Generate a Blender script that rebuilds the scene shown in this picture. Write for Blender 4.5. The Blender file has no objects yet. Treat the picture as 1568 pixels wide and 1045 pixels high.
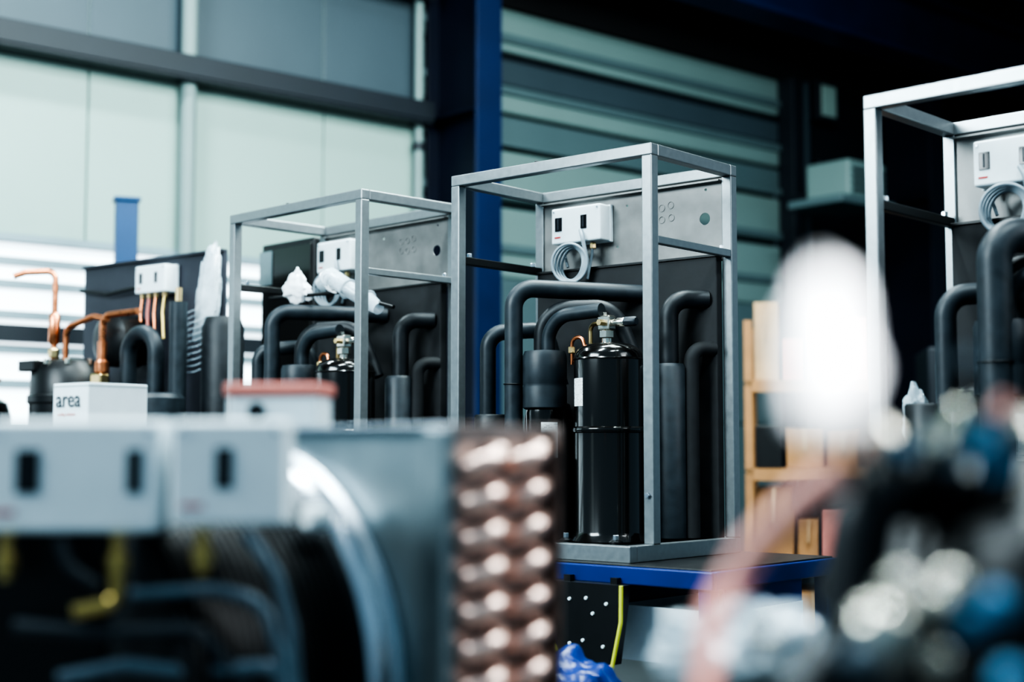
import bpy, math, random
from mathutils import Vector, Matrix, noise
random.seed(7)
S = bpy.context.scene
COL = S.collection

# ------------------------------------------------------------------ materials
def mat(name, col, rough=0.5, metal=0.0, var=0.0, scale=20.0, bump=0.0, rvar=0.0, emit=None, estr=0.0, trans=0.0, alpha=1.0, coat=0.0, stretch=None):
    m = bpy.data.materials.new(name); m.use_nodes = True
    nt = m.node_tree; b = nt.nodes['Principled BSDF']
    b.inputs['Base Color'].default_value = (*col, 1)
    b.inputs['Roughness'].default_value = rough
    b.inputs['Metallic'].default_value = metal
    b.inputs['Transmission Weight'].default_value = trans
    b.inputs['Alpha'].default_value = alpha
    b.inputs['Coat Weight'].default_value = coat
    if emit:
        b.inputs['Emission Color'].default_value = (*emit, 1)
        b.inputs['Emission Strength'].default_value = estr
    if var > 0 or bump > 0 or rvar > 0:
        tc = nt.nodes.new('ShaderNodeTexCoord')
        mp = nt.nodes.new('ShaderNodeMapping')
        if stretch: mp.inputs['Scale'].default_value = stretch
        n = nt.nodes.new('ShaderNodeTexNoise'); n.inputs['Scale'].default_value = scale
        n.inputs['Detail'].default_value = 4
        nt.links.new(tc.outputs['Object'], mp.inputs['Vector'])
        nt.links.new(mp.outputs['Vector'], n.inputs['Vector'])
        if var > 0:
            r = nt.nodes.new('ShaderNodeValToRGB')
            r.color_ramp.elements[0].position = 0.3; r.color_ramp.elements[1].position = 0.7
            r.color_ramp.elements[0].color = (*[max(0, c*(1-var)) for c in col], 1)
            r.color_ramp.elements[1].color = (*[min(1, c*(1+var)) for c in col], 1)
            nt.links.new(n.outputs['Fac'], r.inputs['Fac'])
            nt.links.new(r.outputs['Color'], b.inputs['Base Color'])
        if rvar > 0:
            mr = nt.nodes.new('ShaderNodeMapRange')
            mr.inputs['To Min'].default_value = max(0.02, rough-rvar); mr.inputs['To Max'].default_value = min(1, rough+rvar)
            nt.links.new(n.outputs['Fac'], mr.inputs['Value']); nt.links.new(mr.outputs['Result'], b.inputs['Roughness'])
        if bump > 0:
            bp = nt.nodes.new('ShaderNodeBump'); bp.inputs['Strength'].default_value = bump; bp.inputs['Distance'].default_value = 0.002
            nt.links.new(n.outputs['Fac'], bp.inputs['Height']); nt.links.new(bp.outputs['Normal'], b.inputs['Normal'])
    return m

def label_mat():
    m = bpy.data.materials.new('printed_label'); m.use_nodes = True
    nt = m.node_tree; b = nt.nodes['Principled BSDF']; b.inputs['Roughness'].default_value = 0.5
    tc = nt.nodes.new('ShaderNodeTexCoord')
    br = nt.nodes.new('ShaderNodeTexBrick')
    br.inputs['Scale'].default_value = 60; br.inputs['Mortar Size'].default_value = 0.06
    br.inputs['Color1'].default_value = (0.08,0.08,0.08,1); br.inputs['Color2'].default_value = (0.75,0.78,0.78,1)
    br.inputs['Mortar'].default_value = (0.75,0.78,0.78,1); br.inputs['Bias'].default_value = 0.4
    mp = nt.nodes.new('ShaderNodeMapping'); mp.inputs['Rotation'].default_value = (math.radians(90),0,0)
    nt.links.new(tc.outputs['Object'], mp.inputs['Vector']); nt.links.new(mp.outputs['Vector'], br.inputs['Vector'])
    nt.links.new(br.outputs['Color'], b.inputs['Base Color'])
    return m

M = {}
M['frame'] = mat('powder_coated_grey_steel', (0.26,0.285,0.295), 0.34, 0.65, 0.06, 60, 0.05, 0.08)
M['galv'] = mat('galvanised_sheet', (0.20,0.20,0.195), 0.46, 0.5, 0.18, 14, 0.05, 0.1)
M['galvb'] = mat('galvanised_sheet_bright', (0.26,0.32,0.34), 0.36, 0.8, 0.14, 10, 0.04, 0.1)
M['steel'] = mat('bright_steel', (0.60,0.66,0.71), 0.26, 1.0, 0.05, 30)
M['foam'] = mat('black_foam_insulation', (0.009,0.0125,0.016), 0.50, 0, 0.25, 40, 0.25, 0.1)
M['foam2'] = mat('slate_foam_insulation', (0.017,0.025,0.032), 0.48, 0, 0.25, 30, 0.3, 0.1)
M['panelblk'] = mat('black_insulation_board', (0.012,0.0135,0.0155), 0.7, 0, 0.3, 30, 0.3, 0.1)
M['gloss'] = mat('gloss_black_paint', (0.006,0.0055,0.005), 0.17, 0, 0, 20, 0, 0, coat=0.4)
M['satin'] = mat('satin_black', (0.004,0.005,0.006), 0.4, 0, 0.2, 30, 0.1)
M['white'] = mat('white_plastic', (0.72,0.80,0.83), 0.4, 0, 0.03, 30)
M['window'] = mat('dark_scale_window', (0.010,0.010,0.012), 0.15)
M['red'] = mat('red_print', (0.5,0.03,0.03), 0.5)
M['copper'] = mat('copper_tube', (0.72,0.27,0.13), 0.3, 1.0, 0.15, 40, 0, 0.1)
M['copperl'] = mat('copper_return_bend', (0.98,0.66,0.56), 0.33, 0.9, 0.08, 40, 0, 0.08)
M['brass'] = mat('brass_fitting', (0.75,0.55,0.28), 0.28, 1.0, 0.1, 40)
M['brassd'] = mat('yellow_brass_fitting', (0.60,0.44,0.16), 0.3, 0.9, 0.1, 40)
M['nickel'] = mat('nickel_brass', (0.72,0.69,0.60), 0.22, 1.0, 0.1, 40)
M['cable'] = mat('grey_capillary_hose', (0.26,0.32,0.36), 0.4, 0.1, 0.1, 30)
M['hose'] = mat('slate_blue_hose', (0.085,0.13,0.165), 0.32, 0.1, 0.1, 30)
M['cabled'] = mat('dark_cable', (0.022,0.030,0.038), 0.5)
M['blue'] = mat('blue_paint', (0.004,0.026,0.17), 0.3, 0, 0.15, 6)
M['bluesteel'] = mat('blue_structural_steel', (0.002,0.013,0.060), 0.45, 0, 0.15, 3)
M['beamblue'] = mat('blue_steel_lit_tone', (0.004,0.022,0.10), 0.45, 0, 0.15, 3)  # structural blue raised; light on the roof beams is put into the colour
M['jibblue'] = mat('jib_blue_paint', (0.006,0.045,0.125), 0.45, 0, 0.15, 3)
M['navy'] = mat('navy_shaded_steel', (0.001,0.004,0.017), 0.5, 0, 0.15, 3)  # darker copy of the blue steel; shade on the web is painted in
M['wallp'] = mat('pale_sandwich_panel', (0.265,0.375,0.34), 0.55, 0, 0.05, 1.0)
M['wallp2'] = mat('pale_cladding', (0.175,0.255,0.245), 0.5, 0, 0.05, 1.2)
M['wallu'] = mat('bluegrey_panel_dimmed', (0.050,0.075,0.092), 0.55, 0, 0.08, 1.2)  # blue-grey panels; dimming towards the top of the hall is in the colour
M['wallg'] = mat('greygreen_cladding', (0.095,0.145,0.155), 0.5, 0, 0.06, 1.2)
M['seam'] = mat('panel_seam', (0.18,0.245,0.24), 0.6, 0, 0.05, 2)
M['bar'] = mat('glazing_bar_paint', (0.20,0.28,0.31), 0.5, 0, 0.05, 2)
M['dark'] = mat('dark_steel_girt', (0.006,0.011,0.018), 0.55, 0, 0.1, 3)
M['ceil'] = mat('dark_roof_deck', (0.008,0.009,0.011), 0.8, 0, 0.2, 2)
M['floor'] = mat('concrete_floor', (0.08,0.09,0.095), 0.45, 0, 0.2, 1.5, 0.1, 0.1)
M['card'] = mat('cardboard', (0.30,0.15,0.06), 0.8, 0, 0.15, 8, 0.1)
M['card2'] = mat('pale_cardboard', (0.38,0.24,0.13), 0.8, 0, 0.15, 8, 0.1)
M['pane'] = mat('frosted_daylight_pane', (0.8,0.88,0.9), 0.5, 0, 0.05, 2, emit=(0.78,0.92,1.0), estr=1.4)
M['film'] = mat('clear_plastic_film', (0.62,0.72,0.78), 0.12, 0, 0.15, 30, 0.5, alpha=0.6)
M['filmw'] = mat('white_plastic_film', (0.92,0.94,0.96), 0.3, 0, 0.03, 20, 0.3)
M['yellow'] = mat('yellow_edge_tape', (0.60,0.62,0.06), 0.5, 0, 0.1, 10)
M['pink'] = mat('pink_sleeve', (0.66,0.30,0.25), 0.4, 0, 0.1, 10)
M['salmon'] = mat('salmon_lid', (0.62,0.20,0.16), 0.5, 0, 0.1, 10)
M['lblue'] = mat('light_blue_plastic', (0.06,0.25,0.43), 0.25, 0, 0.08, 10)
M['slate'] = mat('slate_painted_sheet', (0.040,0.043,0.056), 0.5, 0.2, 0.1, 8, 0.05)
M['fins'] = mat('coil_end_sheet', (0.30,0.24,0.22), 0.4, 0.7, 0.2, 30)
M['label'] = label_mat()
M['lamp'] = mat('lamp_tube', (1,1,1), 0.5, emit=(0.9,0.97,1.0), estr=14)
M['screen'] = mat('mesh_black', (0.02,0.02,0.02), 0.5)

# ------------------------------------------------------------------ builders
def empty(name, loc=(0,0,0), rz=0.0, parent=None):
    e = bpy.data.objects.new(name, None); COL.objects.link(e)
    e.location = loc; e.rotation_euler = (0,0,rz); e.empty_display_size = 0.1
    if parent: e.parent = parent
    return e

def mesh_obj(name, verts, faces, m, parent=None, smooth=False, autos=None):
    me = bpy.data.meshes.new(name); me.from_pydata([tuple(v) for v in verts], [], faces); me.update()
    me.materials.append(m)
    if smooth:
        for p in me.polygons: p.use_smooth = True
        if autos:
            try: me.set_sharp_from_angle(angle=math.radians(autos))
            except Exception: pass
    o = bpy.data.objects.new(name, me); COL.objects.link(o)
    if parent: o.parent = parent
    return o

def box(name, x0,x1,y0,y1,z0,z1, m, parent=None, bevel=0.0, rz=0.0, seg=2):
    cx,cy,cz = (x0+x1)/2,(y0+y1)/2,(z0+z1)/2
    a,b,c = (x1-x0)/2,(y1-y0)/2,(z1-z0)/2
    v = [(-a,-b,-c),(a,-b,-c),(a,b,-c),(-a,b,-c),(-a,-b,c),(a,-b,c),(a,b,c),(-a,b,c)]
    f = [(0,3,2,1),(4,5,6,7),(0,1,5,4),(1,2,6,5),(2,3,7,6),(3,0,4,7)]
    o = mesh_obj(name, v, f, m, parent)
    o.location = (cx,cy,cz); o.rotation_euler = (0,0,rz)
    if bevel > 0:
        md = o.modifiers.new('bevel','BEVEL'); md.width = bevel; md.segments = seg
    return o

def fillet(pts, r, n=7):
    pts = [Vector(p) for p in pts]; out = [pts[0]]
    for i in range(1, len(pts)-1):
        p0,p,p1 = pts[i-1],pts[i],pts[i+1]
        a = (p0-p); b = (p1-p); la,lb = a.length,b.length; a.normalize(); b.normalize()
        ang = a.angle(b)
        if ang > math.radians(176): out.append(p); continue
        d = min(r/math.tan(ang/2), la*0.49 if i>1 else la*0.95, lb*0.49 if i<len(pts)-2 else lb*0.95)
        rr = d*math.tan(ang/2)
        bis = (a+b).normalized(); c = p + bis*(rr/math.sin(ang/2))
        s = (p+a*d - c).normalized(); e = (p+b*d - c).normalized()
        om = s.angle(e)
        for k in range(n+1):
            t = k/n
            v = (s*math.sin((1-t)*om) + e*math.sin(t*om))/math.sin(om) if om > 1e-4 else s
            out.append(c + v*rr)
    out.append(pts[-1]); return out

def pipe(name, pts, r, m, parent=None, fr=0.05, n=20, caps=True, fn=8):
    P = fillet(pts, fr, fn) if fr > 0 else [Vector(p) for p in pts]
    Q = [P[0]]
    for p in P[1:]:
        if (p-Q[-1]).length > 1e-5: Q.append(p)
    P = Q
    T = []
    for i in range(len(P)):
        a = P[max(0,i-1)]; b = P[min(len(P)-1,i+1)]
        T.append((b-a).normalized())
    up = Vector((0,0,1)) if abs(T[0].z) < 0.9 else Vector((1,0,0))
    N = (up - T[0]*up.dot(T[0])).normalized()
    verts=[]; faces=[]
    for i,p in enumerate(P):
        if i > 0:
            N = (N - T[i]*N.dot(T[i])).normalized()
        B = T[i].cross(N)
        rr = r(i/(len(P)-1)) if callable(r) else r
        for k in range(n):
            a = 2*math.pi*k/n
            verts.append(p + (N*math.cos(a)+B*math.sin(a))*rr)
    for i in range(len(P)-1):
        for k in range(n):
            k2=(k+1)%n
            faces.append((i*n+k, i*n+k2, (i+1)*n+k2, (i+1)*n+k))
    if caps:
        faces.append(tuple(range(n-1,-1,-1))); faces.append(tuple((len(P)-1)*n+k for k in range(n)))
    return mesh_obj(name, verts, faces, m, parent, True, 50)

def lathe(name, prof, m, loc=(0,0,0), parent=None, n=48, axis='Z', rot=None):
    verts=[]; faces=[]
    for (r,z) in prof:
        for k in range(n):
            a=2*math.pi*k/n; verts.append((r*math.cos(a), r*math.sin(a), z))
    for i in range(len(prof)-1):
        for k in range(n):
            k2=(k+1)%n
            faces.append((i*n+k,i*n+k2,(i+1)*n+k2,(i+1)*n+k))
    faces.append(tuple(range(n-1,-1,-1))); faces.append(tuple((len(prof)-1)*n+k for k in range(n)))
    o = mesh_obj(name, verts, faces, m, parent, True, 40)
    o.location = loc
    if rot: o.rotation_euler = rot
    return o

def hexnut(name, loc, r, h, m, parent, rot=(0,0,0)):
    o = lathe(name, [(r*0.9,0),(r,h*0.12),(r,h*0.88),(r*0.9,h)], m, loc, parent, n=6, rot=rot)
    for p in o.data.polygons: p.use_smooth=False
    return o

def sheet(name, x0,x1,z0,z1,y,th, holes, m, parent):
    cu = bpy.data.curves.new(name,'CURVE'); cu.dimensions='2D'; cu.fill_mode='BOTH'; cu.extrude=th/2
    def poly(pts):
        s=cu.splines.new('POLY'); s.points.add(len(pts)-1)
        for i,p in enumerate(pts): s.points[i].co=(p[0],p[1],0,1)
        s.use_cyclic_u=True
    poly([(x0,z0),(x1,z0),(x1,z1),(x0,z1)])
    for (hx,hz,hr) in holes:
        poly([(hx+hr*math.cos(a*math.pi/12), hz+hr*math.sin(a*math.pi/12)) for a in range(24)])
    cu.materials.append(m)
    o=bpy.data.objects.new(name,cu); COL.objects.link(o); o.parent=parent
    o.location=(0,y,0); o.rotation_euler=(math.pi/2,0,0)
    return o

def torus(name, R, r, m, loc, parent, rot=(0,0,0), n=32):
    verts=[];faces=[];q=10
    for k in range(n):
        a=2*math.pi*k/n; c=Vector((math.cos(a),math.sin(a),0))
        for j in range(q):
            b=2*math.pi*j/q; verts.append(c*(R+r*math.cos(b))+Vector((0,0,r*math.sin(b))))
    for k in range(n):
        for j in range(q):
            faces.append((k*q+j,((k+1)%n)*q+j,((k+1)%n)*q+(j+1)%q,k*q+(j+1)%q))
    o=mesh_obj(name,verts,faces,m,parent,True); o.location=loc; o.rotation_euler=rot; return o

def crumple(name, size, m, loc, parent=None, amp=0.25, fr=3.0, seed=0, rot=(0,0,0), nu=40, nv=28, taper=0.0):
    verts=[];faces=[]
    for i in range(nv+1):
        th=math.pi*i/nv
        for k in range(nu):
            ph=2*math.pi*k/nu
            d=Vector((math.sin(th)*math.cos(ph),math.sin(th)*math.sin(ph),math.cos(th)))
            s=1+amp*(noise.noise(d*fr+Vector((seed,seed*2,0)))+0.6*abs(noise.noise(d*fr*2.3+Vector((seed*3,0,seed)))))
            tp=1-taper*(d.z*0.5+0.5)
            verts.append((d.x*size[0]*s*tp,d.y*size[1]*s*tp,d.z*size[2]*s))
    for i in range(nv):
        for k in range(nu):
            k2=(k+1)%nu
            faces.append((i*nu+k,(i+1)*nu+k,(i+1)*nu+k2,i*nu+k2))
    o=mesh_obj(name,verts,faces,m,parent,True,35); o.location=loc; o.rotation_euler=rot; return o

def patch(name, r, z0,z1, a0,a1, m, loc, parent):
    n=12; v=[];f=[]
    for k in range(n+1):
        a=a0+(a1-a0)*k/n
        v.append((r*math.cos(a),r*math.sin(a),z0)); v.append((r*math.cos(a),r*math.sin(a),z1))
    for k in range(n): f.append((2*k,2*k+2,2*k+3,2*k+1))
    o=mesh_obj(name,v,f,m,parent,True); o.location=loc; return o

def control_box(parent, x0,x1,y0,y1,z0,z1, windows, pre='pressure_switch', print_red=True):
    box(pre+'_housing', x0,x1,y0,y1,z0,z1, M['white'], parent, 0.005, seg=3)
    box(pre+'_lip', x0-0.002,x1+0.002,y1-0.014,y1,z0-0.002,z1+0.002, M['white'], parent, 0.002)
    h=z1-z0
    for (wx,ww) in windows:
        box(pre+'_window', wx,wx+ww,y0-0.002,y0+0.004,z0+h*0.35,z0+h*0.74, M['window'], parent, 0.001)
        box(pre+'_scale', wx+ww*0.4,wx+ww*0.55,y0-0.003,y0+0.002,z0+h*0.40,z0+h*0.70, M['cabled'], parent)
    if print_red:
        box(pre+'_red_print', x0+0.012,x0+0.034,y0-0.001,y0+0.002,z0+h*0.16,z0+h*0.20, M['red'], parent)
    for sx in (x0+0.01,x1-0.01):
        lathe(pre+'_screw',[(0.003,0),(0.003,0.002)],M['steel'],(sx,y0-0.001,z1-0.01),parent,n=10,rot=(math.pi/2,0,0))

# ------------------------------------------------------------------ condensing unit
L,D,H = 0.684,0.399,1.038
def condensing_unit(name, loc, alpha, sh=0.0, ph=0.715, switchx=0.106, bundle=False, film=False, big=0.025):
    e = empty(name, loc, -math.radians(alpha))
    s=0.03
    fm=M['frame']
    b=0.04
    box('base_rail_front',0,L,-0.10,-0.07,0,b,fm,e,0.002)
    box('base_rail_back',0,L,D-s,D,0,b,fm,e,0.002)
    box('base_rail_left',0,s,-0.07,D-s,0,b,fm,e,0.002)
    box('base_rail_right',L-s,L,-0.07,D-s,0,b,fm,e,0.002)
    box('base_tray',s,L-s,-0.07,D-s,0.015,0.032,M['satin'],e,0.001)
    for i,(x,y) in enumerate([(0,0),(L-s,0),(0,D-s),(L-s,D-s)]):
        box('post_%d'%(i+1),x,x+s,y,y+s,b,H-s,fm,e,0.0025)
    box('top_rail_front',0,L,0,s,H-s,H,fm,e,0.0025)
    box('top_rail_back',0,L,D-s,D,H-s,H,fm,e,0.0025)
    box('top_rail_left',0,s,s,D-s,H-s,H,fm,e,0.0025)
    box('top_rail_right',L-s,L,s,D-s,H-s,H,fm,e,0.0025)
    box('mid_rail_right',L-0.022,L-0.002,s,D-s,0.787,0.807,fm,e,0.002)
    box('slotted_bar_left',0.006,0.026,s,D-s,0.79,0.812,M['satin'],e,0.002)
    for y in (s+0.03,D-s-0.03):
        hexnut('bar_bolt',(0.016,y,0.812),0.008,0.012,M['steel'],e)
    hexnut('rail_bolt_right',(L-0.012,D-s-0.03,0.807),0.006,0.010,M['steel'],e)
    hexnut('post_bolt',(L-0.015,-0.001,0.16),0.007,0.008,M['steel'],e,rot=(math.pi/2,0,0))
    hexnut('rail_bolt',(0.30,0.015,H-0.001),0.006,0.006,M['satin'],e)
    for x in (0.22,0.45):
        lathe('rail_hole_plug',[(0.004,0),(0.004,0.0015)],M['satin'],(x,0.012,H-0.0004),e,n=12)
    sheet('back_sheet',s,L-s+0.0,0.78,H-s-0.002,D-0.022,0.002,[(0.596,0.90,0.017),(0.335,0.965,0.004),(0.30,0.85,0.004),(0.60,0.98,0.004),(0.53,0.83,0.004)],M['galv'],e)
    box('sheet_fold_top',s,L-s,D-0.045,D-0.021,H-s-0.012,H-s-0.008,M['galv'],e)
    for (x,z) in [(0.425,0.945),(0.455,0.945),(0.485,0.950),(0.425,0.915),(0.455,0.912),(0.487,0.915)]:
        torus('knock_out',0.0095,0.0009,M['galv'],(x,D-0.0235,z),e,rot=(math.pi/2,0,0),n=20)
    box('insulation_board',s,L-s,D-0.058,D-0.03,0.035,0.79,M['panelblk'],e,0.004)
    box('board_edge_trim',s,L-s,D-0.062,D-0.028,0.788,0.795,M['satin'],e,0.001)
    sx=switchx
    control_box(e,sx,sx+0.178,0.315,0.375,0.868,0.972,[(sx+0.014,0.026),(sx+0.108,0.022)])
    for i in range(4):
        torus('hose_loop',0.047+0.003*i,0.0042,M['cable'],(sx+0.075+0.003*i,0.318-0.008*i,0.805),e,rot=(math.radians(86+3*i),0,math.radians(-12+8*i)))
    pipe('hose_drop_1',[(sx+0.03,0.345,0.87),(sx+0.03,0.34,0.84),(sx+0.045,0.335,0.80)],0.004,M['cable'],e,0.02,10)
    pipe('hose_drop_2',[(sx+0.13,0.345,0.87),(sx+0.13,0.34,0.83),(sx+0.12,0.33,0.76)],0.004,M['cable'],e,0.02,10)
    pipe('conduit_rise',[(sx+0.135,0.31,0.81),(sx+0.125,0.30,0.88),(sx+0.11,0.312,0.90)],0.006,M['cable'],e,0.03,12)
    for xx in (sx+0.03,sx+0.13):
        hexnut('switch_fitting',(xx,0.345,0.848),0.009,0.018,M['brass'],e)
    pipe('suction_line',[(0.18+sh,0.06,0.20),(0.18+sh,0.06,ph),(0.41+sh,D-0.05,ph-0.01)],big,M['foam2'],e,0.055,24)
    torus('pipe_clamp',big+0.001,0.002,M['satin'],(0.18+sh,0.06,0.45),e)
    pipe('left_return_line',[(0.05+sh,0.1,0.35),(0.05+sh,0.1,0.60),(0.17+sh,0.21,0.61),(0.20+sh,0.24,0.45)],0.023,M['foam2'],e,0.05,22)
    lathe('filter_sleeve',[(0.045,0),(0.048,0.005),(0.048,0.33),(0.044,0.335)],M['foam'],(0.055+sh*0.3,0.11,0.035),e)
    pipe('discharge_arc_outer',[(0.22,0.13,0.50),(0.22,0.13,0.660),(0.40,0.22,0.660),(0.46,0.25,0.50)],0.021,M['foam'],e,0.08,22,fn=12)
    pipe('discharge_arc_inner',[(0.265,0.105,0.50),(0.265,0.105,0.632),(0.44,0.115,0.640)],0.019,M['foam2'],e,0.075,22,fn=12)
    cl=(0.257,0.10,0)
    lathe('accumulator_sleeve',[(0.052,0.38),(0.060,0.385),(0.060,0.44),(0.0585,0.445),(0.060,0.45),(0.060,0.525),(0.055,0.538),(0.03,0.541)],M['foam2'],cl,e)
    lathe('accumulator_shell',[(0.048,0.032),(0.05,0.04),(0.05,0.37),(0.048,0.382)],M['gloss'],cl,e)
    patch('accumulator_label',0.0507,0.25,0.345,math.radians(-62),math.radians(-8),M['label'],cl,e)
    cc=(0.455,0.125,0)
    R=0.092
    lathe('compressor_shell',[(R+0.01,0.032),(R+0.012,0.036),(R+0.004,0.05),(R,0.06),(R,0.315),(R+0.004,0.318),(R+0.004,0.328),(R,0.332),(R,0.505),(R*0.97,0.522),(R*0.88,0.537),(R*0.66,0.548),(R*0.35,0.553),(0.012,0.554)],M['gloss'],cc,e,n=64)
    lathe('compressor_seam',[(R+0.0045,0.319),(R+0.0055,0.323),(R+0.0045,0.327)],M['gloss'],cc,e,n=64)
    lathe('compressor_cap_rim',[(R+0.0005,0.506),(R+0.0025,0.509),(R+0.0005,0.512)],M['gloss'],cc,e,n=64)
    patch('compressor_label',R+0.0008,0.385,0.458,math.radians(-130),math.radians(-100),M['label'],cc,e)
    for k in range(4):
        an=math.radians(45+90*k)
        x=cc[0]+math.cos(an)*(R+0.022); y=cc[1]+math.sin(an)*(R+0.022)
        lathe('mount_foot',[(0.018,0.032),(0.018,0.038),(0.012,0.042)],M['satin'],(x,y,0),e,n=20)
        hexnut('mount_bolt',(x,y,0.042),0.008,0.014,M['steel'],e)
    vx,vy,vz=cc[0]-0.005,cc[1],0.55
    lathe('valve_stub',[(0.014,0),(0.014,0.02),(0.010,0.022),(0.010,0.03)],M['nickel'],(vx,vy,vz),e,n=24)
    hexnut('valve_nut',(vx,vy,vz+0.015),0.021,0.022,M['nickel'],e)
    box('valve_body',vx-0.021,vx+0.018,vy-0.016,vy+0.016,vz+0.037,vz+0.076,M['nickel'],e,0.004)
    lathe('valve_stem',[(0.009,0),(0.009,0.02),(0.012,0.022),(0.012,0.045),(0.008,0.05)],M['nickel'],(vx+0.015,vy,vz+0.056),e,n=20,rot=(0,math.pi/2,0))
    lathe('valve_cap',[(0.013,0),(0.013,0.032),(0.010,0.036)],M['cabled'],(vx+0.06,vy,vz+0.056),e,n=8,rot=(0,math.pi/2,0))
    hexnut('valve_port',(vx-0.002,vy-0.014,vz+0.056),0.009,0.02,M['brass'],e,rot=(math.pi/2,0,0))
    hexnut('valve_top_cap',(vx-0.01,vy,vz+0.073),0.009,0.012,M['nickel'],e)
    pipe('copper_line_1',[(0.335,0.12,0.50),(0.335,0.12,0.57),(0.37,0.12,0.575),(0.385,0.12,0.53)],0.005,M['copper'],e,0.02,12)
    pipe('copper_line_2',[(0.36,0.17,0.48),(0.36,0.17,0.61),(0.42,0.15,0.61)],0.006,M['brass'],e,0.02,12)
    hexnut('flare_nut_1',(0.335,0.12,0.53),0.010,0.018,M['brass'],e)
    pipe('right_arch_line',[(0.548,0.27,0.40),(0.548,0.27,0.675),(0.62,D-0.05,0.675)],0.025,M['foam'],e,0.05,24)
    pipe('right_low_line',[(0.605,0.29,0.04),(0.605,0.29,0.54),(0.64,D-0.05,0.54)],0.020,M['panelblk'],e,0.035,20)
    lathe('vessel_sleeve',[(0.04,0.035),(0.046,0.04),(0.046,0.49),(0.038,0.50)],M['foam2'],(0.553,0.262,0),e)
    lathe('rear_compressor',[(0.07,0.035),(0.07,0.36),(0.06,0.40),(0.03,0.42)],M['satin'],(0.14,0.26,0),e)
    if bundle:
        pipe('wrapped_tube',[(0.30,0.15,0.80),(0.37,0.14,0.815),(0.45,0.14,0.77),(0.53,0.15,0.73),(0.585,0.15,0.70)],lambda t:(0.030+0.004*math.sin(t*17))*(0.75 if t<0.03 or t>0.97 else 1),M['film'],e,0.05,20)
        for i in range(5):
            torus('film_twist',0.024+0.002*(i%2),0.003,M['filmw'],(0.335+0.012*i,0.143,0.812-0.006*i),e,rot=(0.2*i,math.radians(60+10*i),0),n=20)
        crumple('film_bag',(0.09,0.03,0.048),M['filmw'],(0.17,0.15,0.805),e,0.35,2.2,3,rot=(0,0.15,0),taper=0.7)
        pipe('bundle_support',[(0.02,0.15,0.775),(0.40,0.15,0.765),(0.655,0.15,0.70)],0.006,M['satin'],e,0.03,10)
    if film:
        crumple('film_bag',(0.028,0.028,0.07),M['film'],(0.045,0.13,0.33),e,0.4,2.2,3)
    return e

condensing_unit('condensing_unit', (-0.171,3.947,1.03), 40.8)
condensing_unit('condensing_unit', (-0.925,4.614,1.03), 45.0, sh=-0.02, bundle=True, switchx=0.055)
condensing_unit('condensing_unit', (0.762,3.04,1.03), 43.3, sh=0.08, ph=0.715, switchx=0.10, big=0.036, film=True)

# ------------------------------------------------------------------ benches under the framed units
def bench(name, loc, alpha, x0,x1,y0,y1, h=1.03, m=None):
    m=m or M['blue']
    e=empty(name,(loc[0],loc[1],0),-math.radians(alpha))
    box('bench_top',x0,x1,y0,y1,h-0.03,h,M['satin'],e,0.002)
    t=0.035
    box('edge_front',x0-0.012,x1+0.012,y0-0.014,y0,h-0.045,h-0.004,m,e,0.003)
    box('edge_back',x0-0.012,x1+0.012,y1,y1+0.014,h-0.045,h-0.004,m,e,0.003)
    box('edge_left',x0-0.014,x0,y0,y1,h-0.045,h-0.004,m,e,0.003)
    box('edge_right',x1,x1+0.014,y0,y1,h-0.045,h-0.004,m,e,0.003)
    for i,(x,y) in enumerate([(x0,y0),(x1-t,y0),(x0,y1-t),(x1-t,y1-t)]):
        box('leg_%d'%(i+1),x,x+t,y,y+t,0,h-0.03,m,e,0.003)
    box('shelf',x0+0.01,x1-0.01,y0+0.01,y1-0.01,0.25,0.275,m,e,0.002)
    box('rail_low_front',x0+t,x1-t,y0+0.005,y0+0.03,0.60,0.64,m,e,0.003)
    return e
b1=bench('workbench',(-0.171,3.947),40.8,-0.01,0.93,-0.13,0.44)
bench('workbench',(-0.925,4.614),45.0,-0.02,0.70,-0.12,0.42)
bench('workbench',(0.762,3.04),43.3,-0.02,0.90,-0.12,0.46)

tb=empty('tool_bin',(0,0,0),0,b1)
v=[(0.50,-0.175,0.985),(0.72,-0.175,0.985),(0.69,-0.175,0.80),(0.53,-0.175,0.80),
   (0.50,-0.145,0.985),(0.72,-0.145,0.985),(0.69,-0.145,0.80),(0.53,-0.145,0.80)]
f=[(0,3,2,1),(4,5,6,7),(0,1,5,4),(1,2,6,5),(2,3,7,6),(3,0,4,7)]
mesh_obj('bin_body',v,f,M['satin'],tb)
pipe('tape_left',[(0.503,-0.182,0.985),(0.505,-0.18,0.86),(0.532,-0.18,0.80)],0.005,M['yellow'],tb,0.02,8)
pipe('tape_right',[(0.718,-0.182,0.985),(0.715,-0.18,0.90),(0.688,-0.18,0.79),(0.685,-0.18,0.72)],0.005,M['yellow'],tb,0.02,8)
pipe('cord_left',[(0.532,-0.18,0.80),(0.60,-0.18,0.765)],0.003,M['pink'],tb,0,8)
pipe('cord_right',[(0.688,-0.18,0.80),(0.62,-0.18,0.765)],0.003,M['pink'],tb,0,8)
for (x,z) in [(0.56,0.945),(0.61,0.95),(0.67,0.94),(0.63,0.915),(0.60,0.85),(0.66,0.84),(0.56,0.84)]:
    lathe('rivet',[(0.0045,0),(0.004,0.004)],M['white'],(x,-0.175,z),tb,n=12,rot=(math.pi/2,0,0))
for i in range(2):
    box('hanger_%d'%i,0.53+0.14*i,0.55+0.14*i,-0.16,-0.145,0.95,1.0,M['satin'],tb)
wc=empty('parts_drawer',(0.68,0.02,0),0,b1)
box('crate_front',-0.05,0.25,-0.10,-0.095,0.80,0.93,M['white'],wc,0.002)
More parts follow.
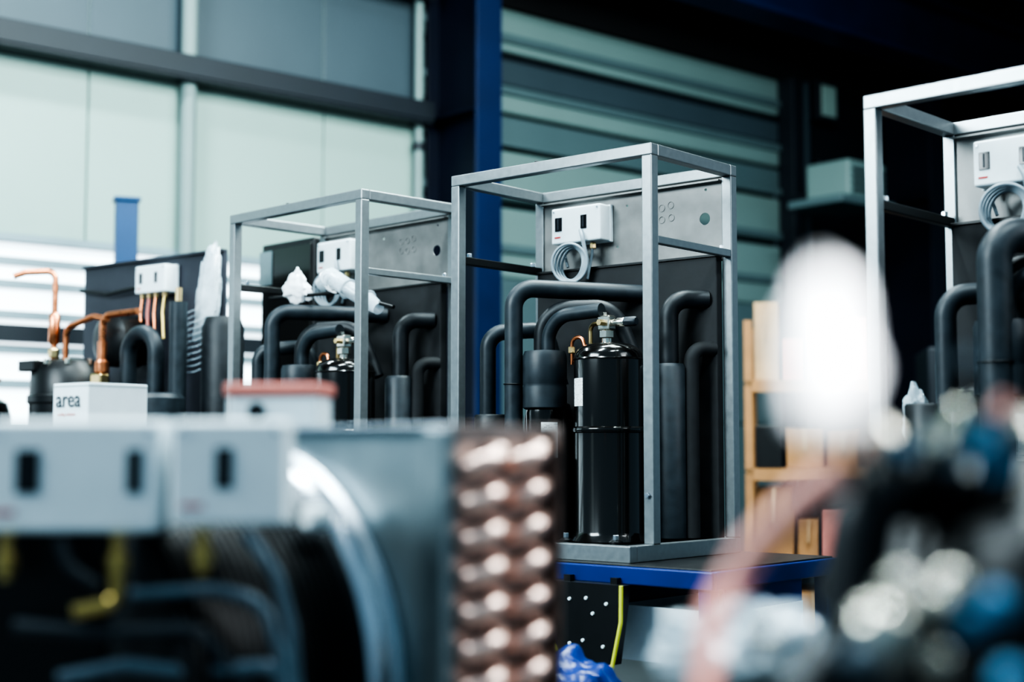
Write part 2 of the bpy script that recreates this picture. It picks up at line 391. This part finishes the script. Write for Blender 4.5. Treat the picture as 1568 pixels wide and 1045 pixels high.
for i in range(2): box('crate_side_%d'%i,-0.05+0.295*i,-0.045+0.295*i,-0.095,0.26,0.80,0.93,M['white'],wc)
box('crate_back',-0.05,0.25,0.26,0.265,0.80,0.93,M['white'],wc)
box('crate_bottom',-0.05,0.25,-0.095,0.26,0.80,0.81,M['white'],wc)
for i in range(2): box('drawer_runner_%d'%i,-0.05+0.295*i,-0.045+0.295*i,-0.095,0.26,0.93,1.0,M['blue'],wc)
st=empty('bar_stool',(0.10,3.0,0),0)
crumple('blue_bin_bag',(0.13,0.12,0.16),M['blue'],(0,0,0.71),st,0.25,2.0,5)
lathe('seat',[(0.13,0.50),(0.14,0.505),(0.14,0.53),(0.13,0.54)],M['satin'],(0,0,0),st)
for k in range(4):
    a=math.pi/4+k*math.pi/2
    pipe('leg_%d'%k,[(0.10*math.cos(a),0.10*math.sin(a),0.51),(0.15*math.cos(a),0.15*math.sin(a),0)],0.012,M['steel'],st,0,10)

# ------------------------------------------------------------------ unframed unit on the far left
u4=empty('open_refrigeration_unit',(-1.92,5.30,1.03),-math.radians(38))
box('base_tray',-0.32,0.98,-0.13,0.42,0,0.03,M['galv'],u4,0.002)
box('back_board',-0.04,0.80,0.40,0.415,0.03,1.00,M['slate'],u4,0.002)
box('board_lip',-0.04,0.80,0.385,0.40,0.99,1.00,M['slate'],u4,0.001)
control_box(u4,0.375,0.55,0.33,0.395,0.857,0.96,[(0.40,0.018),(0.49,0.016)])
for i,(xx,mm) in enumerate([(0.40,'copper'),(0.44,'salmon'),(0.48,'copper'),(0.53,'brassd')]):
    pipe('switch_lead_%d'%i,[(xx,0.35,0.862),(xx,0.34,0.78),(xx+0.02,0.33,0.68)],0.006,M[mm],u4,0.03,10)
    hexnut('lead_nut_%d'%i,(xx,0.35,0.838),0.010,0.022,M['brass'],u4)
lathe('compressor_body',[(0.14,0.03),(0.145,0.04),(0.145,0.44),(0.152,0.445),(0.152,0.47),(0.145,0.475),(0.14,0.56),(0.11,0.60),(0.04,0.615)],M['satin'],(0.21,0.17,0),u4)
for k in range(9):
    a=k*0.7
    hexnut('head_bolt',(0.21+0.12*math.cos(a),0.17+0.12*math.sin(a),0.585),0.010,0.020,M['nickel'],u4)
box('head_bracket',0.10,0.20,0.02,0.06,0.56,0.60,M['satin'],u4,0.004)
lathe('second_compressor_body',[(0.11,0.03),(0.115,0.04),(0.115,0.40),(0.10,0.45),(0.06,0.475),(0.02,0.48)],M['gloss'],(-0.16,0.03,0),u4)
pipe('second_compressor_line',[(-0.16,0.03,0.475),(-0.16,0.03,0.54),(-0.25,0.0,0.545)],0.010,M['copper'],u4,0.02,14)
hexnut('second_compressor_nut',(-0.16,0.03,0.478),0.020,0.03,M['brass'],u4)
pipe('second_compressor_stub',[(-0.10,0.03,0.45),(-0.10,0.03,0.53),(-0.06,0.05,0.535)],0.008,M['copper'],u4,0.02,14)
pipe('copper_riser_tall',[(0.206,0.10,0.60),(0.206,0.10,0.935),(0.12,0.03,0.93),(0.09,0.0,0.915)],0.011,M['copper'],u4,0.03,14)
lathe('copper_sleeve',[(0.014,0.66),(0.021,0.67),(0.021,0.77),(0.014,0.78)],M['copper'],(0.206,0.10,0),u4,n=20)
hexnut('riser_nut',(0.206,0.10,0.61),0.020,0.035,M['brass'],u4)
pipe('copper_bridge',[(0.265,0.11,0.58),(0.265,0.11,0.72),(0.42,0.12,0.755),(0.50,0.12,0.74)],0.011,M['copper'],u4,0.04,14)
pipe('copper_riser_short',[(0.472,0.12,0.50),(0.472,0.12,0.755),(0.66,0.13,0.76)],0.012,M['copper'],u4,0.04,14)
lathe('copper_joint',[(0.014,0.54),(0.026,0.55),(0.026,0.585),(0.017,0.595),(0.017,0.66)],M['copper'],(0.472,0.12,0),u4,n=20)
box('line_valve',0.43,0.49,0.10,0.14,0.50,0.545,M['brass'],u4,0.006)
pipe('insulated_arch',[(0.517,0.2,0.30),(0.517,0.2,0.69),(0.675,0.2,0.69),(0.675,0.2,0.30)],0.030,M['foam2'],u4,0.075,22,fn=12)
pipe('insulated_riser',[(0.795,0.2,0.30),(0.795,0.2,0.79)],0.031,M['foam2'],u4,0,22)
lathe('riser_tip',[(0.012,0.79),(0.012,0.84)],M['brass'],(0.795,0.2,0),u4,n=16)
lathe('accumulator',[(0.083,0.03),(0.088,0.04),(0.088,0.45),(0.075,0.465),(0.04,0.47)],M['foam2'],(0.765,0.15,0),u4)
lathe('motor_rear',[(0.09,0),(0.10,0.02),(0.10,0.14),(0.07,0.16)],M['satin'],(0.34,0.385,0.68),u4,rot=(math.pi/2,0,0))
pipe('fallen_bar',[(-0.02,0.37,0.90),(0.15,0.37,0.875),(0.375,0.365,0.89)],0.008,M['satin'],u4,0.05,10)
crumple('hanging_film',(0.055,0.025,0.17),M['film'],(0.835,0.30,0.81),u4,0.35,2.4,9,rot=(0,math.radians(8),0))
crumple('hanging_film_inner',(0.035,0.018,0.15),M['filmw'],(0.84,0.30,0.83),u4,0.35,2.4,4,rot=(0,math.radians(8),0))
for i in range(9):
    torus('mesh_ring',0.045,0.0022,M['cable'],(0.80,0.27,0.57+0.022*i),u4,rot=(math.radians(35),math.radians(15),0),n=24)
lathe('dark_drum',[(0.07,0.03),(0.075,0.05),(0.075,0.70),(0.06,0.74)],M['foam'],(0.88,0.33,0),u4)
bench('workbench',(-1.92,5.30),38,-0.33,0.99,-0.14,0.43)
dc=empty('control_cabinet',(-0.93,5.42,0),-math.radians(45))
box('cabinet_body',-0.05,0.28,0,0.30,0.0,2.09,M['satin'],dc,0.006)
box('cabinet_door',-0.04,0.27,-0.008,0.0,0.10,2.07,M['gloss'],dc,0.004)
box('cabinet_label',-0.05,0.03,-0.012,-0.006,1.93,2.06,M['galvb'],dc)
box('cabinet_handle',0.24,0.25,-0.03,-0.008,1.2,1.35,M['steel'],dc,0.002)

cart=empty('parts_cart',(-0.87,3.05,0),-math.radians(38))
box('cart_top',-0.13,0.13,-0.12,0.13,1.26,1.285,M['galv'],cart,0.003)
for i,(x,y) in enumerate([(-0.12,-0.11),(0.10,-0.11),(-0.12,0.11),(0.10,0.11)]):
    box('cart_leg_%d'%i,x,x+0.018,y,y+0.018,0,1.26,M['galv'],cart)
ab=empty('carton',(-0.882,3.05,1.285),-math.radians(38))
box('carton_body',-0.062,0.062,-0.075,0.075,0,0.156,M['white'],ab,0.002)
box('carton_lid_seam',-0.0625,0.0625,-0.0755,0.0755,0.149,0.1505,M['seam'],ab)
def text(s,size,loc,parent,m,rz=0):
    cu=bpy.data.curves.new('printed_text','FONT'); cu.body=s; cu.size=size; cu.extrude=0.0004; cu.materials.append(m)
    o=bpy.data.objects.new('printed_text',cu); COL.objects.link(o); o.parent=parent
    o.location=loc; o.rotation_euler=(math.pi/2,0,rz); return o
text('area',0.050,(-0.050,-0.0765,0.106),ab,M['cabled'])
text('cooling solutions',0.009,(-0.042,-0.0765,0.088),ab,M['salmon'])

# ------------------------------------------------------------------ foreground fan-coil unit
F=empty('fan_coil_unit',(-0.0627,1.50,0),-math.radians(45))
ZT=1.3275; ZB=0.752
box('casing_sheet',-0.50,0.0,0.0,0.004,ZB,ZT,M['galvb'],F,0.001)
box('casing_top_lip',-0.50,-0.0,-0.014,0.0,ZT-0.005,ZT,M['steel'],F,0.001)
box('casing_edge_fold',-0.03,0.0,-0.014,0.0,ZB,ZT-0.005,M['galvb'],F,0.002)
box('coil_block',-0.50,-0.006,0.006,0.138,ZB,ZT-0.004,M['galvb'],F,0.001)
box('coil_end_plate',-0.006,0.0,0.004,0.145,ZB,ZT,M['fins'],F,0.001)
box('coil_end_flange',0.0,0.02,0.143,0.147,ZB,ZT,M['fins'],F,0.0005)
r0=0.0105
for c in range(2):
    yc=0.038+0.064*c
    for k in range(14):
        z=0.79+0.0385*k+0.004*c
        pts=[]
        dy,dz=0.021,0.008
        for j in range(13):
            a=math.pi*j/12
            pts.append((-0.002+0.027*math.sin(a), yc-dy*math.cos(a), z-dz*math.cos(a)))
        pipe('return_bend',pts,r0,M['copperl'],F,0,14)
cx,cz=-0.345,1.035
ry=(math.pi/2,0,0)
lathe('fan_ring',[(0.242,0),(0.272,0.0),(0.272,0.006),(0.266,0.010),(0.262,0.030),(0.256,0.036),(0.242,0.036)],M['steel'],(cx,0,cz),F,n=72,rot=ry)
torus('ring_bead',0.271,0.004,M['steel'],(cx,-0.005,cz),F,rot=ry,n=72)
prof=[(0.10,0.0)]
for i in range(24):
    y=0.006+0.0092*i
    r_=0.240-0.0007*i
    prof+= [(r_,y),(r_,y+0.005),(r_-0.008,y+0.0056),(r_-0.008,y+0.0086)]
prof+=[(0.20,0.232),(0.08,0.242),(0.03,0.243)]
lathe('fan_motor_ribbed',prof,M['satin'],(cx,0,cz),F,n=72,rot=ry)
lathe('ring_stud',[(0.010,0),(0.015,0.01),(0.015,0.025),(0.010,0.03)],M['white'],(cx+0.18,-0.036,cz+0.19),F,n=20,rot=ry)
G=empty('switch_assembly',(0,0,0),0,F)
Fm=Matrix.Translation((-0.0627,1.50,0))@Matrix.Rotation(-math.radians(45),4,'Z')
G.matrix_basis=Fm.inverted()@(Matrix.Translation((-0.535,1.44,0))@Matrix.Rotation(math.radians(2),4,'Z'))
control_box(G,0.0,0.178,0,0.06,1.217,1.330,[(0.034,0.024),(0.145,0.015)],pre='switch_a')
control_box(G,0.190,0.306,-0.01,0.05,1.225,1.330,[(0.236,0.017)],pre='switch_b')
box('switch_bracket',0.01,0.30,0.061,0.066,1.235,1.30,M['satin'],G,0.001)
def gx(px,Y=1.42): return (px-784)/2178*Y+0.535
def gz(py,Y=1.42): return 1.3-(py-690)/2178*Y
def brass_leg(px,py1):
    x=gx(px)
    lathe('brass_stem',[(0.0065,0),(0.0065,0.045)],M['brassd'],(x,0.0,gz(py1)),G,n=16)
    hexnut('brass_nut',(x,0.0,gz(py1)+0.008),0.011,0.018,M['brassd'],G)
brass_leg(5,890); brass_leg(175,890); brass_leg(305,880)
pipe('brass_elbow',[(gx(175),0,gz(860)),(gx(175),0,gz(925)),(gx(112),-0.01,gz(937))],0.0075,M['brassd'],G,0.014,14)
pipe('grey_hose_1',[(gx(195),0.0,gz(912)),(gx(330),0.0,gz(905)),(gx(400),0.0,gz(925)),(gx(430),0.0,gz(1010)),(gx(440),0,gz(1100))],0.0065,M['hose'],G,0.04,14)
pipe('grey_hose_2',[(gx(375),-0.02,gz(815)),(gx(425),-0.02,gz(880)),(gx(447),-0.02,gz(960)),(gx(462),-0.02,gz(1100))],0.006,M['hose'],G,0.05,14)
pipe('grey_hose_3',[(gx(90),0,gz(1040)),(gx(190),0,gz(1020)),(gx(290),0,gz(1032)),(gx(430),0,gz(1022)),(gx(436),0,gz(1120))],0.008,M['hose'],G,0.02,14)
pipe('dark_hose_4',[(gx(85),0.0,gz(825)),(gx(100),0.0,gz(870)),(gx(150),0.0,gz(900))],0.006,M['cabled'],G,0.03,12)
pipe('dark_hose_5',[(gx(20),0.0,gz(960)),(gx(150),0.0,gz(970)),(gx(300),0.0,gz(965)),(gx(380),0.0,gz(1060))],0.008,M['cabled'],G,0.03,12)
box('lower_black_housing',-0.05,0.12,0.04,0.05,ZB,1.22,M['satin'],G,0.004)
rb=empty('lidded_box',(-0.296,1.833,ZT+0.001),-math.radians(8))
box('box_body',-0.058,0.058,-0.045,0.03,0.0,0.040,M['white'],rb,0.004)
box('box_lid',-0.062,0.062,-0.049,0.034,0.040,0.056,M['salmon'],rb,0.004)
lathe('box_button',[(0.012,0),(0.010,0.004)],M['window'],(-0.02,-0.045,0.02),rb,n=16,rot=ry)

def plainbench(name,x0,x1,y0,y1,h):
    e=empty(name,(0,0,0))
    box('table_top',x0,x1,y0,y1,h-0.03,h,M['galv'],e,0.003)
    for i,(x,y) in enumerate([(x0+.02,y0+.02),(x1-.06,y0+.02),(x0+.02,y1-.06),(x1-.06,y1-.06)]):
        box('table_leg_%d'%i,x,x+.04,y,y+.04,0,h-0.03,M['blue'],e,0.002)
plainbench('work_table',-1.0,0.08,1.20,2.05,0.75)

# ------------------------------------------------------------------ foreground right assembly
Rg=empty('valve_manifold_unit',(0,0,0))
def rx(px,Y): return (px-784)/2178*Y
def rz_(py,Y): return 1.3-(py-690)/2178*Y
lathe('compressor_body',[(0.145,0.801),(0.15,0.81),(0.15,1.18),(0.155,1.185),(0.155,1.20),(0.148,1.21),(0.14,1.25),(0.115,1.278),(0.05,1.292),(0.02,1.295)],M['satin'],(0.385,1.08,0),Rg,n=64)
lathe('front_receiver',[(0.065,0.801),(0.07,0.81),(0.07,1.22),(0.06,1.25),(0.03,1.262),(0.01,1.264)],M['satin'],(0.335,0.88,0),Rg,n=48)
pipe('foam_hose_top',[(rx(1300,.93),0.93,1.18),(rx(1320,.93),0.93,1.275),(rx(1450,.93),0.95,1.272),(rx(1560,.93),1.0,1.24)],0.022,M['foam'],Rg,0.05,20)
pipe('foam_hose_low',[(rx(1190,.93),0.93,0.81),(rx(1200,.93),0.93,1.12),(rx(1300,.93),0.96,1.16)],0.022,M['foam'],Rg,0.05,20)
rr=random.Random(3)
spots=[(1325,680,'nickel',.009),(1368,660,'nickel',.008),(1420,672,'nickel',.009),(1395,692,'lblue',.007),(1478,640,'nickel',.009),(1520,672,'lblue',.010),(1562,650,'nickel',.009),(1545,622,'pink',.007),(1450,700,'hose',.009),(1558,705,'lblue',.012),(1505,545,'hose',.005)]
for i,(px,py,mm,r) in enumerate(spots):
    Y=.90
    p=(rx(px,Y),Y+rr.uniform(-.02,.03),rz_(py,Y))
    hexnut('fitting_%d'%i,(p[0],p[1],p[2]-r),r,r*1.9,M[mm],Rg,rot=(rr.uniform(-.5,.5),rr.uniform(-.5,.5),rr.uniform(0,1)))
    pipe('fitting_stem_%d'%i,[p,(p[0],p[1]+.05,p[2]-0.08)],0.004,M['satin'],Rg,0,10)
spots=[(1345,965,'nickel',.016),(1378,895,'nickel',.008),(1432,925,'nickel',.009),(1475,900,'nickel',.009),(1500,960,'lblue',.008),(1435,1010,'nickel',.007),(1540,930,'lblue',.009),(1300,995,'hose',.009),(1520,1030,'lblue',.009),(1165,965,'nickel',.005)]
for i,(px,py,mm,r) in enumerate(spots):
    Y=.78
    p=(rx(px,Y),Y+rr.uniform(-.02,.03),rz_(py,Y))
    o=lathe('cap_nut_%d'%i,[(r*.6,-r),(r,-r*.6),(r,r*.5),(r*.7,r*.95),(r*.2,r*1.1)],M[mm],p,Rg,n=24,rot=(rr.uniform(.2,.9),rr.uniform(-.5,.5),0))
    pipe('cap_stem_%d'%i,[p,(p[0]+.02,p[1]+.12,p[2]-0.03)],0.005,M['satin'],Rg,0,10)
crumple('plastic_bag',(0.0150,0.014,0.0265),M['filmw'],(rx(1264,.50),0.50,rz_(535,.50)),Rg,0.3,2.0,4,rot=(0.1,-0.05,0),taper=0.45)
pipe('bag_tie',[(rx(1268,.50),.50,rz_(590,.50)),(rx(1305,.62),.64,rz_(690,.62)),(rx(1345,.86),.88,rz_(770,.86))],0.003,M['foam'],Rg,0.02,10)
pipe('pink_sleeve',[(rx(1285,.80),.80,rz_(725,.80)),(rx(1215,.80),.80,rz_(775,.80)),(rx(1140,.80),.80,rz_(850,.80)),(rx(1085,.80),.80,rz_(940,.80)),(rx(1070,.80),.81,rz_(1150,.80)),(rx(1085,.80),.82,0.801)],lambda t:0.0105-0.006*t,M['pink'],Rg,0.05,18)
plainbench('work_table',0.09,0.75,0.70,1.40,0.80)
fc=empty('film_covered_carton',(0.215,1.27,0.80),math.radians(15))
box('carton_body',-0.07,0.07,-0.06,0.06,0.001,0.31,M['galvb'],fc,0.003)
crumple('film_heap',(0.065,0.05,0.035),M['film'],(-0.01,0,0.325),fc,0.6,3,8)

# ------------------------------------------------------------------ hall
WA=math.radians(40.33)
W0=(-0.595,9.0,0)
def wempty(name): return empty(name,W0,WA)
fl=box('floor',-14,18,-6,24,-0.10,0,M['floor'])
wb=wempty('wall_back')
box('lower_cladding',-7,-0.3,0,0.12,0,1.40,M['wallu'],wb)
edges=[-7.0,-5.88,-4.5,-3.2,-2.22,-1.62,-0.72,0.0]
for i in range(len(edges)-1):
    a,b=edges[i],edges[i+1]
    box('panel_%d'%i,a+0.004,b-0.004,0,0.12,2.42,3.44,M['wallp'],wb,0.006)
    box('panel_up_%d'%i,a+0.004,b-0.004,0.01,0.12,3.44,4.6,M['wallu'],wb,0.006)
    box('panel_joint_%d'%i,b-0.004,b+0.004,0.02,0.10,2.42,4.6,M['seam'],wb)
bands=[(0.0,1.5,'wallg'),(1.5,2.45,'wallg'),(2.45,2.93,'wallp2'),(2.97,3.32,'wallp2'),(3.36,3.56,'wallg'),(3.58,3.74,'wallp2'),(3.77,3.95,'wallu'),(4.0,4.30,'wallp2')]
for i,(z0,z1,mm) in enumerate(bands):
    box('clad_band_%d'%i,0.0,3.62,0.0,0.10,z0,z1,M[mm],wb,0.02)
    box('clad_shadow_gap_%d'%i,0.0,3.62,0.06,0.10,z1-0.01,z1+0.05,M['dark'],wb)
for i in range(5):
    box('clad_rib_%d'%i,0.0,3.62,-0.03,0.0,2.62+0.36*i,2.68+0.36*i,M['wallg'],wb,0.012)
box('upper_dark_wall',0.0,12,0.02,0.12,4.32,6.2,M['ceil'],wb)
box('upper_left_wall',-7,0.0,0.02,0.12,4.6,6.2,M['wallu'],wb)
box('far_wall_dark',3.7,6.0,0.0,0.12,0,4.32,M['dark'],wb)
box('far_wall_pale',6.0,12,0.0,0.12,0,3.7,M['wallg'],wb)
box('far_wall_top',6.0,12,0.0,0.12,3.7,4.32,M['dark'],wb)
wn=wempty('window_1')
for i in range(5):
    a=-6.6+1.26*i
    box('pane_%d'%i,a,a+1.2,0.05,0.06,1.42,2.38,M['pane'],wn)
    box('mullion_%d'%i,a+1.2,a+1.26,0.0,0.09,1.40,2.42,M['bar'],wn,0.004)
    for j,z in enumerate([1.62,1.80,1.98,2.14,2.26]):
        box('glazing_bar_%d_%d'%(i,j),a,a+1.2,0.02,0.05,z,z+0.045,M['bar'],wn,0.003)
    box('transom_%d'%i,a,a+1.2,-0.02,0.05,1.86,1.95,M['dark'],wn,0.003)
box('sill',-6.7,-0.3,-0.06,0.10,1.38,1.42,M['bar'],wn,0.004)
box('head',-6.7,-0.3,-0.02,0.10,2.38,2.42,M['bar'],wn,0.004)
box('jamb',-6.70,-6.6,0.0,0.10,1.40,2.42,M['bar'],wn)
box('girt_web',-7,0.0,-0.16,-0.005,3.36,3.42,M['dark'],wb,0.004)
box('girt_lip',-7,0.0,-0.17,-0.155,3.38,3.50,M['dark'],wb,0.004)
box('girt_web_2',-7,0.0,-0.16,-0.005,4.32,4.40,M['dark'],wb,0.004)
box('girt_lip_2',-7,0.0,-0.17,-0.155,4.16,4.52,M['dark'],wb,0.004)
lathe('downpipe_1',[(0.045,0.0),(0.045,4.5)],M['seam'],(-1.66,-0.06,0),wb,n=20)
lathe('downpipe_2',[(0.03,0.0),(0.03,5.9)],M['seam'],(-0.05,-0.06,0),wb,n=20)
lathe('pipe_clip',[(0.04,3.2),(0.04,3.25)],M['dark'],(-0.05,-0.06,0),wb,n=20)
def icolumn(name,t,mweb,mfl,depth=0.55,fw=0.2,h=5.98):
    e=wempty(name)
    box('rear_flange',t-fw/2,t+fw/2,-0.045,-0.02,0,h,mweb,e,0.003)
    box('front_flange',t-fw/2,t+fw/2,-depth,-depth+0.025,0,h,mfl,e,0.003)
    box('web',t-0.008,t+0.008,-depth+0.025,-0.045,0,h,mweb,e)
    box('base_plate',t-fw/2-0.05,t+fw/2+0.05,-depth-0.05,0,-0.0,0.025,mweb,e)
    for z in (1.5,3.4,5.0):
        box('stiffener_%d'%int(z*10),t-fw/2,t+fw/2,-depth+0.025,-0.045,z,z+0.015,mweb,e)
    return e
icolumn('steel_column',0.13,M['navy'],M['bluesteel'])  # shaded web and lit flange are set by colour
icolumn('steel_column',5.0,M['navy'],M['navy'])
box('door_post',3.60,3.74,-0.16,-0.0,0,4.30,M['dark'],wb,0.01)
box('door_guide',3.80,3.86,-0.12,-0.0,0,4.30,M['wallu'],wb,0.01)
for i,z in enumerate([4.02,3.35]):
    w=wempty('wall_lamp')
    box('lamp_housing',3.95,4.22,-0.14,-0.0,z-0.02,z+0.32,M['dark'],w,0.01)
    box('lamp_glass',3.99,4.18,-0.15,-0.138,z+0.02,z+0.28,M['wallp'],w,0.01)
uh=wempty('unit_heater')
box('heater_body',3.24,3.70,-0.95,-0.55,3.18,3.46,M['wallp2'],uh,0.02)
box('heater_tray',3.08,3.74,-1.0,-0.50,3.11,3.17,M['wallg'],uh,0.01)
for i in range(4): box('heater_louvre_%d'%i,3.28,3.66,-0.965,-0.95,3.22+0.05*i,3.24+0.05*i,M['dark'],uh)
box('heater_arm',3.50,3.57,-0.55,-0.17,3.25,3.31,M['dark'],uh)
# roof
ce=box('ceiling',-14,18,2.2,24,6.0,6.1,M['ceil'])
rbm=wempty('roof_beam')
box('beam_bottom_flange',0.3,12,-0.9,-0.6,4.42,4.46,M['beamblue'],rbm)
box('beam_web',0.3,12,-0.76,-0.74,4.46,4.9,M['beamblue'],rbm)
box('beam_top_flange',0.3,12,-0.9,-0.6,4.9,4.94,M['beamblue'],rbm)
rb2=wempty('crane_beam')
box('beam_bottom_flange',2.0,12,-2.6,-2.35,4.30,4.34,M['beamblue'],rb2)
box('beam_web',2.0,12,-2.49,-2.46,4.34,4.75,M['bluesteel'],rb2)
box('beam_top_flange',2.0,12,-2.6,-2.35,4.75,4.79,M['beamblue'],rb2)
for k,t in enumerate((2.6,9.0)): box('beam_hanger_%d'%k,t,t+0.06,-2.5,-2.44,4.79,5.99,M['navy'],rb2)
cp=empty('jib_post',(-1.93,7.05,0),math.radians(20))
box('post_shaft',-0.055,0.055,-0.05,0.05,0,2.54,M['jibblue'],cp,0.008)
box('post_cap',-0.065,0.065,-0.06,0.06,2.54,2.56,M['jibblue'],cp,0.004)
box('post_foot',-0.12,0.12,-0.12,0.12,0,0.02,M['jibblue'],cp)
rk=empty('storage_rack',(1.16,7.1,0),math.radians(-12))
for i,(x,y) in enumerate([(0,0),(0.62,0),(0,0.5),(0.62,0.5)]):
    box('upright_%d'%i,x,x+0.04,y,y+0.04,0,1.95,M['card'],rk)
for j,z in enumerate([0.25,0.72,1.18,1.62]):
    box('shelf_%d'%j,0,0.66,0,0.54,z,z+0.03,M['card2'],rk)
    box('beam_%d'%j,0.04,0.62,-0.01,0.0,z-0.03,z+0.03,M['card'],rk)
    rnd=random.Random(j+5); xx=0.05
    while xx<0.55:
        w=rnd.uniform(0.10,0.2); hh=rnd.uniform(0.18,0.40); w=min(w,0.60-xx)
        mm=rnd.choice(['card','card2','card2','card','card','satin','salmon'])
        box('carton_%d_%d'%(j,int(xx*100)),xx,xx+w,0.02+rnd.uniform(0,.06),0.42,z+0.031,z+0.03+hh,M[mm],rk,0.004)
        if mm.startswith('card'):
            box('tape_%d_%d'%(j,int(xx*100)),xx+w*0.45,xx+w*0.55,0.018,0.421,z+hh*0.6,z+0.031+hh,M['card2'],rk)
        xx+=w+0.02
mc=empty('machine_cabinet',(2.4,8.2,0),math.radians(-10))
box('cabinet_body',0,1.2,0,0.7,0,1.9,M['dark'],mc,0.02)
box('cabinet_door',0.05,0.57,-0.01,0,0.1,1.8,M['wallu'],mc,0.01)
box('cabinet_door_2',0.62,1.15,-0.01,0,0.1,1.8,M['wallu'],mc,0.01)

# ------------------------------------------------------------------ lighting
w=bpy.data.worlds.new('world'); S.world=w; w.use_nodes=True
bg=w.node_tree.nodes['Background']; bg.inputs['Color'].default_value=(0.46,0.77,1.0,1); bg.inputs['Strength'].default_value=0.31
def area(name,loc,rot,sx,sy,e,col):
    l=bpy.data.lights.new(name,'AREA'); l.shape='RECTANGLE'; l.size=sx; l.size_y=sy; l.energy=e; l.color=col
    o=bpy.data.objects.new(name,l); COL.objects.link(o); o.location=loc; o.rotation_euler=rot; return o
def look(loc,tgt): return (Vector(tgt)-Vector(loc)).to_track_quat('-Z','Y').to_euler()
for i,(lx,ly) in enumerate([(-2.6,5.6),(0.2,4.6),(2.0,6.4),(-1.0,2.6),(1.2,1.6)]):
    e=empty('strip_lamp',(lx,ly,5.0),math.radians(40))
    box('lamp_housing',-0.75,0.75,-0.07,0.07,0.02,0.09,M['white'],e,0.01)
    pipe('lamp_tube',[(-0.7,0,0),(0.7,0,0)],0.018,M['lamp'],e,0,12)
    for sx_ in (-0.6,0.6): pipe('lamp_wire',[(sx_,0,0.09),(sx_,0,0.99)],0.004,M['steel'],e,0,6)
    a=area('lamp_light',(0,0,-0.04),(0,0,0),1.5,0.25,90,(0.82,0.97,1.0)); a.parent=e
k=(-3.6,1.2,3.6); area('window_daylight_left',k,look(k,(-0.1,3.8,1.5)),2.4,1.6,205,(0.80,0.95,1.0))
k=(3.4,1.4,3.4); area('window_daylight_right',k,look(k,(0.6,3.4,1.5)),1.6,1.6,50,(0.92,0.98,1.0))
k=(1.2,4.5,4.2); area('wall_wash_fill',k,look(k,(-2.4,8.0,2.4)),2.0,1.0,145,(0.84,1.0,0.97))  # added area light under the roof, aimed to brighten the back wall
sl=bpy.data.lights.new('bag_spot_fill','SPOT'); sl.energy=260; sl.spot_size=math.radians(9); sl.spot_blend=0.6; sl.shadow_soft_size=0.03; sl.color=(0.96,0.98,1.0)  # added narrow spot out of frame, only to brighten the white bag
so=bpy.data.objects.new('bag_spot_fill',sl); COL.objects.link(so); k=(0.45,-0.50,1.85); so.location=k; so.rotation_euler=look(k,(0.110,0.50,1.336))

# ------------------------------------------------------------------ camera
cd=bpy.data.cameras.new('camera'); cam=bpy.data.objects.new('camera',cd); COL.objects.link(cam)
cam.location=(0,0,1.3); cam.rotation_euler=(math.radians(94.4),0,0)
cd.lens=50; cd.sensor_width=36; cd.clip_start=0.05; cd.clip_end=100
cd.dof.use_dof=True; cd.dof.focus_distance=3.72; cd.dof.aperture_fstop=1.6
S.camera=cam
try:
    S.view_settings.view_transform='AgX'; S.view_settings.look='AgX - Very High Contrast'; S.view_settings.exposure=0.52
except Exception as ex: print(ex)
